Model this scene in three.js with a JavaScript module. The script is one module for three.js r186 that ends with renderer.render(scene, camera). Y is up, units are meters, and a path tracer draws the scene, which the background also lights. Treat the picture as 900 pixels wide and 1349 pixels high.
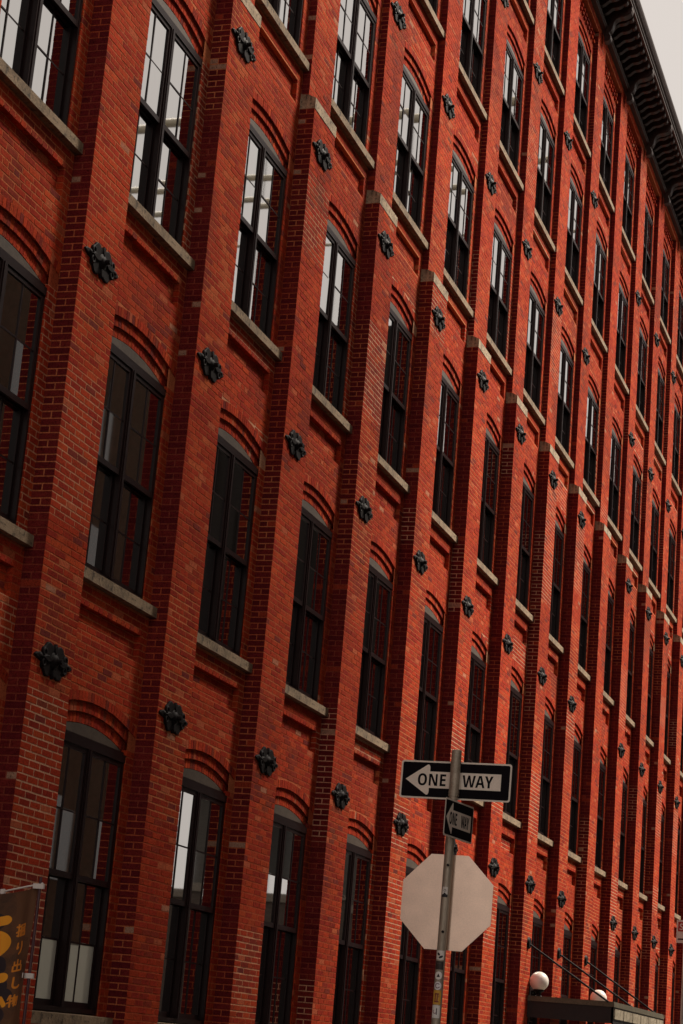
import * as THREE from 'three';
import { mergeGeometries } from 'three/addons/utils/BufferGeometryUtils.js';
import { FontLoader } from 'three/addons/loaders/FontLoader.js';
import { TextGeometry } from 'three/addons/geometries/TextGeometry.js';

// ---------------------------------------------------------------- camera, sky, sun, exposure
const scene = new THREE.Scene();
const CAM = new THREE.Vector3(-15.591, 1.6, 7.845);
const camera = new THREE.PerspectiveCamera(28.775, 683 / 1024, 0.1, 600);
{
  const fwd = new THREE.Vector3(0.91493, 0.25757, -0.31074).normalize();
  const right = new THREE.Vector3(0.29973, 0.08200, 0.95049).normalize();
  const up = new THREE.Vector3().crossVectors(right, fwd).normalize();
  camera.matrixAutoUpdate = true;
  camera.position.copy(CAM);
  const m = new THREE.Matrix4().makeBasis(right, up, fwd.clone().negate());
  camera.quaternion.setFromRotationMatrix(m);
  camera.updateMatrixWorld(true);
}
const renderer = new THREE.WebGLRenderer({ antialias: true });
renderer.setSize(683, 1024);
renderer.toneMapping = THREE.LinearToneMapping;
renderer.toneMappingExposure = 2.0;
renderer.shadowMap.enabled = true;
renderer.shadowMap.type = THREE.PCFSoftShadowMap;

function rng(seed) {
  let a = seed >>> 0;
  return () => { a = (a + 0x6d2b79f5) | 0; let t = Math.imul(a ^ (a >>> 15), 1 | a); t = (t + Math.imul(t ^ (t >>> 7), 61 | t)) ^ t; return ((t ^ (t >>> 14)) >>> 0) / 4294967296; };
}
// tileable value noise on a lattice of period p
function lattice(p, seed) { const r = rng(seed); const g = new Float32Array(p * p); for (let i = 0; i < g.length; i++) g[i] = r(); return (x, y) => {
  const xi = Math.floor(x), yi = Math.floor(y), fx = x - xi, fy = y - yi, sx = fx * fx * (3 - 2 * fx), sy = fy * fy * (3 - 2 * fy);
  const X0 = ((xi % p) + p) % p, X1 = (X0 + 1) % p, Y0 = ((yi % p) + p) % p, Y1 = (Y0 + 1) % p;
  const a = g[Y0 * p + X0], b = g[Y0 * p + X1], c = g[Y1 * p + X0], d = g[Y1 * p + X1];
  return a + (b - a) * sx + (c - a) * sy + (a - b - c + d) * sx * sy; }; }

// overcast sky: an even warm white cover with faint cloud mottling
{
  const W = 512, H = 256, data = new Float32Array(W * H * 4), n1 = lattice(8, 11), n2 = lattice(32, 12);
  for (let y = 0; y < H; y++) for (let x = 0; x < W; x++) {
    const el = (y + 0.5) / H - 0.5;              // -0.5 nadir .. 0.5 zenith
    const m = 0.97 + 0.05 * n1(x / W * 8, y / H * 8) + 0.02 * n2(x / W * 32, y / H * 32);
    const up = el > 0 ? 0.94 + 0.16 * Math.sin(el * Math.PI) : 0.94;
    const i = (y * W + x) * 4, k = m * up;
    data[i] = 0.357 * k; data[i + 1] = 0.325 * k; data[i + 2] = 0.302 * k; data[i + 3] = 1;
  }
  const sky = new THREE.DataTexture(data, W, H, THREE.RGBAFormat, THREE.FloatType);
  sky.mapping = THREE.EquirectangularReflectionMapping; sky.magFilter = THREE.LinearFilter; sky.minFilter = THREE.LinearFilter; sky.needsUpdate = true;
  scene.background = sky; scene.environment = sky;
}
// veiled sun high over the street, from the far end of the block
const sun = new THREE.DirectionalLight(new THREE.Color(1.0, 0.89, 0.76), 4.1);
sun.position.set(20 + 50, 8 + 84, 56); sun.target.position.set(20, 8, 0);
sun.castShadow = true; sun.shadow.radius = 36; sun.shadow.mapSize.set(4096, 4096);
Object.assign(sun.shadow.camera, { left: -60, right: 60, top: 50, bottom: -50, near: 1, far: 260 });
scene.add(sun, sun.target);

// ---------------------------------------------------------------- helpers
const names = {};
const numbered = (n) => { const k = names[n] = (names[n] ?? -1) + 1; return k ? `${n}_${String(k).padStart(3, '0')}` : n; };
function tag(o, label, category, group, kind) { Object.assign(o.userData, { label, category }); if (group) o.userData.group = group; if (kind) o.userData.kind = kind; return o; }
function struct(o, label) { o.userData.kind = 'structure'; if (label) o.userData.label = label; return o; }
function thing(name, pos = [0, 0, 0], turn = 0) { const g = new THREE.Group(); g.name = numbered(name); g.position.set(...pos); g.rotation.y = turn; scene.add(g); return g; }
function part(name, geo, mat, parent) { const m = new THREE.Mesh(geo, mat); m.name = name; m.castShadow = m.receiveShadow = true; parent.add(m); return m; }

class MB {   // collects quads into one mesh, with colours and texture coordinates in metres
  constructor() { this.p = []; this.n = []; this.u = []; this.c = []; this.i = []; }
  quad(a, b, c, d, col = [1, 1, 1], uvo = 0) {
    const ux = b[0] - a[0], uy = b[1] - a[1], uz = b[2] - a[2], vx = d[0] - a[0], vy = d[1] - a[1], vz = d[2] - a[2];
    let nx = uy * vz - uz * vy, ny = uz * vx - ux * vz, nz = ux * vy - uy * vx; const l = Math.hypot(nx, ny, nz) || 1; nx /= l; ny /= l; nz /= l;
    const k = this.p.length / 3;
    for (const q of [a, b, c, d]) {
      this.p.push(q[0], q[1], q[2]); this.n.push(nx, ny, nz); this.c.push(col[0], col[1], col[2]);
      if (Math.abs(ny) > 0.7) this.u.push(q[0] + uvo, q[2]); else if (Math.abs(nx) > 0.7) this.u.push(q[2] + uvo, q[1]); else this.u.push(q[0] + uvo, q[1]);
    }
    this.i.push(k, k + 1, k + 2, k, k + 2, k + 3);
  }
  box(x0, x1, y0, y1, z0, z1, col, faces = 'flrtbk', uvo = 0) {
    if (faces.includes('f')) this.quad([x0, y0, z1], [x1, y0, z1], [x1, y1, z1], [x0, y1, z1], col, uvo);
    if (faces.includes('k')) this.quad([x1, y0, z0], [x0, y0, z0], [x0, y1, z0], [x1, y1, z0], col, uvo);
    if (faces.includes('l')) this.quad([x0, y0, z0], [x0, y0, z1], [x0, y1, z1], [x0, y1, z0], col, uvo);
    if (faces.includes('r')) this.quad([x1, y0, z1], [x1, y0, z0], [x1, y1, z0], [x1, y1, z1], col, uvo);
    if (faces.includes('t')) this.quad([x0, y1, z1], [x1, y1, z1], [x1, y1, z0], [x0, y1, z0], col, uvo);
    if (faces.includes('b')) this.quad([x0, y0, z0], [x1, y0, z0], [x1, y0, z1], [x0, y0, z1], col, uvo);
    return this;
  }
  geo() {
    const g = new THREE.BufferGeometry();
    g.setAttribute('position', new THREE.Float32BufferAttribute(this.p, 3)); g.setAttribute('normal', new THREE.Float32BufferAttribute(this.n, 3));
    g.setAttribute('uv', new THREE.Float32BufferAttribute(this.u, 2)); g.setAttribute('color', new THREE.Float32BufferAttribute(this.c, 3));
    g.setIndex(this.p.length / 3 > 65535 ? new THREE.Uint32BufferAttribute(this.i, 1) : this.i); return g;
  }
}

// ---------------------------------------------------------------- textures and materials
function noiseTex(size, fn, srgb, metres) {
  const d = new Uint8Array(size * size * 4);
  for (let y = 0; y < size; y++) for (let x = 0; x < size; x++) { const v = fn(x / size, y / size), i = (y * size + x) * 4; const a = Array.isArray(v) ? v : [v, v, v]; for (let k = 0; k < 3; k++) d[i + k] = Math.max(0, Math.min(255, a[k] * 255)); d[i + 3] = 255; }
  const t = new THREE.DataTexture(d, size, size, THREE.RGBAFormat); t.wrapS = t.wrapT = THREE.RepeatWrapping; t.magFilter = THREE.LinearFilter; t.minFilter = THREE.LinearMipmapLinearFilter; t.generateMipmaps = true;
  if (srgb) t.colorSpace = THREE.SRGBColorSpace; t.repeat.set(1 / metres, 1 / metres); t.needsUpdate = true; return t;
}
const nA = lattice(16, 1), nB = lattice(64, 2), nC = lattice(256, 3), nD = lattice(512, 4);
const grain = noiseTex(1024, (x, y) => { const f = nB(x * 64, y * 64), g = nC(x * 256, y * 256), h = nD(x * 512, y * 512); let v = 0.93 + 0.10 * (f - 0.5) + 0.22 * (g - 0.5) + 0.20 * (h - 0.5); if (h > 0.93) v += 0.10; if (g < 0.10) v -= 0.20; return [v, v * 0.985, v * 0.97]; }, true, 2.3);
const bump = noiseTex(1024, (x, y) => 0.5 + 0.3 * (nB(x * 64, y * 64) - 0.5) + 0.4 * (nC(x * 256, y * 256) - 0.5) + 0.4 * (nD(x * 512, y * 512) - 0.5), false, 2.3);
const stoneTex = noiseTex(512, (x, y) => { const v = 0.93 + 0.14 * (nA(x * 16, y * 16) - 0.5) + 0.14 * (nB(x * 64, y * 64) - 0.5) + 0.16 * (nC(x * 256, y * 256) - 0.5); return [v, v * 0.985, v * 0.96]; }, true, 1.7);
const sillTex = noiseTex(512, (x, y) => { const b = nA(x * 16, y * 16), f = nB(x * 64, y * 64), g = nC(x * 256, y * 256); let v = 0.90 + 0.26 * (b - 0.5) + 0.22 * (f - 0.5) + 0.18 * (g - 0.5); if (f < 0.16) v -= 0.2; return [v, v * 0.985, v * 0.95]; }, true, 1.9);
const fineTex = noiseTex(512, (x, y) => { const v = 0.95 + 0.05 * (nA(x * 16, y * 16) - 0.5) + 0.05 * (nC(x * 256, y * 256) - 0.5); return v; }, true, 1.3);
const S = (r, g, b, o = {}) => new THREE.MeshStandardMaterial({ color: new THREE.Color().setRGB(r, g, b), roughness: 0.85, ...o });
const M = {
  brick: new THREE.MeshPhysicalMaterial({ vertexColors: true, map: grain, bumpMap: bump, bumpScale: 0.003, roughness: 0.95, specularIntensity: 0.12 }),
  mortar: new THREE.MeshPhysicalMaterial({ vertexColors: true, map: grain, bumpMap: bump, bumpScale: 0.003, roughness: 0.97, specularIntensity: 0.12 }),
  sill: S(0.275, 0.195, 0.125, { map: sillTex, bumpMap: bump, bumpScale: 0.006, roughness: 0.9 }),
  cap: S(0.43, 0.33, 0.23, { map: sillTex, bumpMap: bump, bumpScale: 0.006, roughness: 0.9 }),
  timber: new THREE.MeshPhysicalMaterial({ color: new THREE.Color().setRGB(0.016, 0.008, 0.008), roughness: 0.35, specularIntensity: 0.3 }),
  arch: S(0.080, 0.058, 0.044, { map: stoneTex, roughness: 0.6 }),
  glass: S(0.64, 0.64, 0.63, { metalness: 1, roughness: 0.02 }),
  film: S(0.46, 0.45, 0.38, { roughness: 0.6 }),
  iron: new THREE.MeshPhysicalMaterial({ color: new THREE.Color().setRGB(0.010, 0.007, 0.007), roughness: 0.6, specularIntensity: 0.25 }),
  cornice: S(0.055, 0.034, 0.031, { map: stoneTex, roughness: 0.40 }),
  core: S(0.10, 0.06, 0.05),
};

// ---------------------------------------------------------------- ground
{
  const asphalt = S(0.05, 0.05, 0.052, { map: stoneTex, roughness: 0.95 }), conc = S(0.20, 0.19, 0.175, { map: stoneTex, roughness: 0.95 });
  const flat = (name, x0, x1, z0, z1, y, mat, h = 0) => { const b = new MB(); if (h) b.box(x0, x1, y - h, y, z0, z1, undefined, 'flrt'); else b.quad([x0, y, z1], [x1, y, z1], [x1, y, z0], [x0, y, z0]); const m = part(name, b.geo(), mat, scene); struct(m); return m; };
  flat('ground', -300, 300, -300, 300, 0, asphalt);
  flat('road', -200, 104, 4.1, 11.4, 0.004, S(0.055, 0.054, 0.055, { map: stoneTex, roughness: 0.95 }));
  flat('pavement', -60, 60, 0.3, 3.95, 0.13, conc, 0.126);
  flat('kerb', -60, 60, 3.955, 4.1, 0.135, S(0.34, 0.33, 0.31, { map: stoneTex }), 0.131);
  flat('far_pavement', -60, 60, 11.4, 14.45, 0.13, conc, 0.126);
}

// ---------------------------------------------------------------- the brick building
const BAY = 2.8, PC = 0.012, PH = 0.41;                    // bay spacing, pilaster centre offset and half width
const I0 = -3, I1 = 16;                                    // pilasters
const ZW = -0.195, ZU = -0.092;                             // wall plane, upper pilaster plane (lower pilaster front is z = 0)
const CH = 0.0668, J = 0.0105;                              // brick course and joint
const CAPY0 = 12.56, CAPY1 = 12.70, TOP = 22.95, BASE = 1.003;
const ROS = [4.633, 8.387, 12.121, 15.591, 19.067];
const SILL = [1.68, 5.675, 9.41, 13.17, 16.65, 19.94], SPR = [4.19, 7.95, 11.68, 15.27, 18.74, 21.98];
const OH = 0.80, RISE = 0.115, AR = (OH * OH + RISE * RISE) / (2 * RISE), RING = 0.1;
const xp = (i) => i * BAY + PC, xbay = (i) => (i + 0.5) * BAY + PC, BW = BAY / 2 - PH;   // bay half width
const building = thing('brick_building');
tag(building, 'long red brick warehouse with arched windows, brick piers and dark bracketed cornice', 'building');

const rr = rng(77), big1 = lattice(64, 21), big2 = lattice(64, 22);
const mix = (a, b, t) => [a[0] + (b[0] - a[0]) * t, a[1] + (b[1] - a[1]) * t, a[2] + (b[2] - a[2]) * t];
const PAL = [[0.450, 0.050, 0.017], [0.405, 0.040, 0.015], [0.360, 0.033, 0.015], [0.480, 0.066, 0.020], [0.305, 0.027, 0.015], [0.435, 0.046, 0.016]];   // pressed face brick
const PAL_SHADED = [[0.165, 0.017, 0.018], [0.140, 0.014, 0.016], [0.190, 0.021, 0.018], [0.120, 0.012, 0.015]];   // maroon for the pier sides, their shade put into the colour
function brickColor(x, y) {
  const r = rr(); let c = PAL[Math.floor(r * PAL.length)];
  c = mix(c, PAL[Math.floor(rr() * PAL.length)], rr());
  const p = big1(x * 0.55 + 9, y * 0.55), q = big2(x * 1.7, y * 1.7 + 5);
  const m = big2(x * 0.21 + 3, y * 0.33), k = 0.72 + 0.30 * p + 0.22 * m + 0.20 * (q - 0.5) + 0.16 * (rr() - 0.5);
  c = [c[0] * k, c[1] * k, c[2] * k];
  // soot-stained patches with ragged edges, and grime run down from the iron anchors
  const soot = big1(x * 1.3 + 17, y * 0.8 + 2) * 0.6 + big2(x * 4.1, y * 2.3) * 0.4 + (rr() - 0.5) * 0.14;
  if (soot > 0.66) c = mix(c, [0.16, 0.030, 0.022], Math.min(0.55, (soot - 0.66) * 5));
  const ax = Math.abs(x - Math.round(x / BAY) * BAY);
  for (const ry of ROS) if (ax < 0.26 && y < ry - 0.05 && y > ry - 0.75 && rr() < 0.55 - (ry - y) * 0.5) c = mix(c, [0.15, 0.05, 0.03], 0.25 + 0.35 * rr());
  const s = rr(); if (s < 0.005) c = mix(c, [0.52, 0.30, 0.19], 0.55); else if (s < 0.035) c = mix(c, [0.14, 0.03, 0.028], 0.7); else if (s < 0.07) c = mix(c, [0.54, 0.15, 0.07], 0.6);
  return c;
}
function shadedReturnColor() { const c = mix(PAL_SHADED[Math.floor(rr() * 4)], PAL_SHADED[Math.floor(rr() * 4)], rr()), s = rr(); return s < 0.012 ? mix(c, [0.5, 0.32, 0.22], 0.7) : s < 0.03 ? mix(c, [0.42, 0.06, 0.025], 0.6) : c; }  // side-face brick colour, darkened to stand in for shade
const RED_MORTAR = [0.27, 0.055, 0.034];   // darker red joints on the pier sides, part of their painted shade
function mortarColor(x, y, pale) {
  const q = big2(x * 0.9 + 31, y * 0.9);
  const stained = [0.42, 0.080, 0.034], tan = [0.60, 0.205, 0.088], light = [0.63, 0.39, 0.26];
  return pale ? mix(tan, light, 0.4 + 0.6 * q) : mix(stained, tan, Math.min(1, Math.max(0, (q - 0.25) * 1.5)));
}
const W = new MB();                                        // all brickwork that is not built singly
const candidates = [];
// one brick: a slightly bevelled, uneven front; side faces run back to z0
function brick(x0, x1, y0, y1, z1, z0, opt = {}) {
  const c = opt.color || brickColor((x0 + x1) / 2 + (opt.u || 0), (y0 + y1) / 2);
  const b = 0.0028, t = () => (rr() - 0.5) * 0.003, dz = (rr() - 0.2) * 0.0022, f = z1 + dz;
  const uvo = rr() * 7;
  if (opt.single) { candidates.push({ x0, x1, y0, y1, z1: f, z0, c, pil: opt.single }); return; }
  const A = [x0 + b + t(), y0 + b + t(), f], B = [x1 - b + t(), y0 + b + t(), f], C = [x1 - b + t(), y1 - b + t(), f], D = [x0 + b + t(), y1 - b + t(), f];
  if (opt.deepL || opt.deepR) {
    const fb = f - b;
    W.quad(A, B, C, D, c, uvo);
    const sc = opt.ret ? shadedReturnColor() : c;  // corner bricks get the shade-darkened colour on their side faces
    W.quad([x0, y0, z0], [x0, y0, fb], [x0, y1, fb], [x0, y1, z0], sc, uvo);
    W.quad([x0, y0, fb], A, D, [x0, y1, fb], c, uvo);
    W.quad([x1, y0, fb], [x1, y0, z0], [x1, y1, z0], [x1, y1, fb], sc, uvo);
    W.quad(B, [x1, y0, fb], [x1, y1, fb], C, c, uvo);
    W.quad([x0, y1, fb], D, C, [x1, y1, fb], c, uvo); W.quad([x0, y0, fb], [x1, y0, fb], B, A, c, uvo);
    W.quad([x0, y1, fb], [x1, y1, fb], [x1, y1, z0], [x0, y1, z0], c, uvo); W.quad([x0, y0, z0], [x1, y0, z0], [x1, y0, fb], [x0, y0, fb], c, uvo);
  } else {
    const a = [x0, y0, z0], bb = [x1, y0, z0], cc = [x1, y1, z0], d = [x0, y1, z0];
    W.quad(A, B, C, D, c, uvo); W.quad(a, A, D, d, c, uvo); W.quad(B, bb, cc, C, c, uvo); W.quad(D, C, cc, d, c, uvo); W.quad(a, bb, B, A, c, uvo);
  }
}
// a brick laid on a side face (front of face looks to -x or +x)
function sideBrick(x, dir, y0, y1, z0, z1) {
  const c = shadedReturnColor(), b = 0.0028, f = x + dir * (rr() - 0.2) * 0.0022, k = x - dir * 0.012, uvo = rr() * 7;
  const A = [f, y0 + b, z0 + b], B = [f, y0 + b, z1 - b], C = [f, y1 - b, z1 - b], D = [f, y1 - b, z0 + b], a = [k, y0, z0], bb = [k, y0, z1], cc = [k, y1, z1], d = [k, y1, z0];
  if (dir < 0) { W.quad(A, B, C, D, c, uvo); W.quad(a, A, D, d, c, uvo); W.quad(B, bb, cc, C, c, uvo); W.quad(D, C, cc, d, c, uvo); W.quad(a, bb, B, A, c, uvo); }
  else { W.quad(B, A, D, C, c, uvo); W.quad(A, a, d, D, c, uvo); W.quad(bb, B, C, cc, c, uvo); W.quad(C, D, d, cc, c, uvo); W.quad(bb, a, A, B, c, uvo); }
}
const K0 = Math.round(BASE / CH), K1 = Math.floor(TOP / CH);

// piers: a mortar core each, bricks in front and round the corners
const pilasters = [];
const lowCore = 0.0018;
for (let i = I0; i <= I1; i++) {
  const x = xp(i), g = new MB();
  const rp = rng(500 + i);
  const seg = (y0, y1, zf) => {
    let y = y0;
    while (y < y1 - 1e-6) {
      const n = Math.min(y1, y + CH * (5 + Math.floor(rp() * 22)));
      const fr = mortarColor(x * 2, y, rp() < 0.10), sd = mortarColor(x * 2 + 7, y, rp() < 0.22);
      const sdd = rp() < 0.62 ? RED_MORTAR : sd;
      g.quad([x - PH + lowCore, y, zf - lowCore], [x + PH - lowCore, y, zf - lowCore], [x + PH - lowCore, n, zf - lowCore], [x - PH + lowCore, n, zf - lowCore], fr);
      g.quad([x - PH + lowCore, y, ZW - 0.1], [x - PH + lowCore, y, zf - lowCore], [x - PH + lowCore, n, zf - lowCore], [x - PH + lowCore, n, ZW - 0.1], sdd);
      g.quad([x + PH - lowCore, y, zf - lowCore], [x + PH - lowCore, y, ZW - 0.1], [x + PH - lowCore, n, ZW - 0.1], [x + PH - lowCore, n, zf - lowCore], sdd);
      y = n;
    }
  };
  seg(BASE, CAPY0, 0); seg(CAPY0, TOP, ZU);
  const pil = part(i === I0 ? 'pilaster' : `pilaster_${String(i - I0).padStart(3, '0')}`, g.geo(), M.mortar, building);
  pilasters[i] = pil;
  for (let k = K0; k < K1; k++) {
    const y0 = k * CH + J / 2, y1 = (k + 1) * CH - J / 2;
    if (y1 > CAPY0 + 0.004 && y0 < CAPY1 - 0.01) { if (!(y0 < CAPY0 && y1 - CAPY0 < 0.03)) continue; }
    const zf = y0 < CAPY0 ? 0 : ZU, proj = zf - ZW, odd = k & 1;
    const near = i >= -1 && i <= 6;
    if (odd) {
      const w = (2 * PH - 3 * J) / 4;
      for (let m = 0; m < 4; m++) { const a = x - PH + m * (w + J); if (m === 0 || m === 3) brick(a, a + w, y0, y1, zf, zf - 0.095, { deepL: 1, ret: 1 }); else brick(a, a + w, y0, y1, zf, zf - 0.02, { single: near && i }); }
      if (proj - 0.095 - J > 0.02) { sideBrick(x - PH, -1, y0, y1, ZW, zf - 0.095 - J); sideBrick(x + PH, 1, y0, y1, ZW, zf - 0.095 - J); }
    } else {
      const h = 0.0945, w = (2 * PH - 4 * J - 2 * h) / 3;
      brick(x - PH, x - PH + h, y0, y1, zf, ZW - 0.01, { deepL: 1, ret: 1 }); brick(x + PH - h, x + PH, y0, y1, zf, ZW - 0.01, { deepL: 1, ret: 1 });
      for (let m = 0; m < 3; m++) { const a = x - PH + h + J + m * (w + J); brick(a, a + w, y0, y1, zf, zf - 0.02, { single: near && i }); }
    }
  }
  const cap = new MB(), x0 = x - PH - 0.004, x1 = x + PH + 0.004, z1 = 0.006, zb = ZW - 0.02;
  cap.box(x0, x1, CAPY0, CAPY1, zb, z1, undefined, 'flrb');
  cap.quad([x0, CAPY1, z1], [x1, CAPY1, z1], [x1, CAPY1 + 0.045, ZU], [x0, CAPY1 + 0.045, ZU]);
  cap.quad([x0, CAPY1 + 0.045, ZU], [x1, CAPY1 + 0.045, ZU], [x1, CAPY1 + 0.06, zb], [x0, CAPY1 + 0.06, zb]);
  cap.quad([x0, CAPY1, zb], [x0, CAPY1, z1], [x0, CAPY1 + 0.045, ZU], [x0, CAPY1 + 0.06, zb]);
  cap.quad([x1, CAPY1, z1], [x1, CAPY1, zb], [x1, CAPY1 + 0.06, zb], [x1, CAPY1 + 0.045, ZU]);
  part('pilaster_cap', cap.geo(), M.cap, building);
}
// bricks of the piers that show largest are meshes of their own
{
  const v = new THREE.Vector3(); camera.updateProjectionMatrix(); const vp = new THREE.Matrix4().multiplyMatrices(camera.projectionMatrix, camera.matrixWorldInverse.copy(camera.matrixWorld).invert());
  const pr = (x, y, z) => { v.set(x, y, z).applyMatrix4(vp); return [(v.x + 1) * 341.5, (1 - v.y) * 512]; };
  for (const b of candidates) { const a = pr(b.x0, b.y0, b.z1), c = pr(b.x1, b.y0, b.z1), d = pr(b.x0, b.y1, b.z1); b.in = a[0] > 4 && c[0] < 679 && a[1] < 1020 && d[1] > 4; b.size = Math.hypot(c[0] - a[0], c[1] - a[1]) * Math.hypot(d[0] - a[0], d[1] - a[1]); }
  const order = candidates.filter((b) => b.in).sort((a, b) => b.size - a.size), chosen = new Set(order.slice(0, 300));
  const mats = PAL.concat([[0.28, 0.036, 0.019], [0.50, 0.10, 0.035]]).map((c) => new THREE.MeshPhysicalMaterial({ color: new THREE.Color().setRGB(...c), map: grain, bumpMap: bump, bumpScale: 0.003, roughness: 0.95, specularIntensity: 0.12 }));
  const geos = [0, 1, 2, 3].map((q) => { const keep = [W.p.length, W.n.length, W.u.length, W.c.length, W.i.length]; const g = new MB(), r = rng(900 + q), w = 0.197, h = CH - J, t = () => (r() - 0.5) * 0.003, b = 0.0035, f = 0.02;
    const A = [-w / 2 + b + t(), -h / 2 + b + t(), f], B = [w / 2 - b + t(), -h / 2 + b + t(), f], C = [w / 2 - b + t(), h / 2 - b + t(), f], D = [-w / 2 + b + t(), h / 2 - b + t(), f], a = [-w / 2, -h / 2, 0], bb = [w / 2, -h / 2, 0], c = [w / 2, h / 2, 0], d = [-w / 2, h / 2, 0], o = q * 1.3;
    const col = [1, 1, 1]; g.quad(A, B, C, D, col, o); g.quad(a, A, D, d, col, o); g.quad(B, bb, c, C, col, o); g.quad(D, C, c, d, col, o); g.quad(a, bb, B, A, col, o); void keep; return g.geo(); });
  const r = rng(4242);
  for (const b of candidates) {
    if (!chosen.has(b)) { brick(b.x0, b.x1, b.y0, b.y1, b.z1 - 0.0006, b.z0, { color: b.c }); continue; }
    let best = 0, bd = 9; mats.forEach((m, k) => { const d = Math.abs(m.color.r - b.c[0]) + r() * 0.06; if (d < bd) { bd = d; best = k; } });
    const m = part(`brick`, geos[Math.floor(r() * 4)], mats[best], pilasters[b.pil]);
    m.position.set((b.x0 + b.x1) / 2, (b.y0 + b.y1) / 2, b.z1 - 0.02); m.scale.x = (b.x1 - b.x0) / 0.197; m.rotation.z = (r() - 0.5) * 0.006;
  }
  const count = {}; for (const p of Object.values(pilasters)) p.children.forEach((c, k) => { c.name = k ? `brick_${String(k).padStart(3, '0')}` : 'brick'; });
  void count;
}

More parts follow.
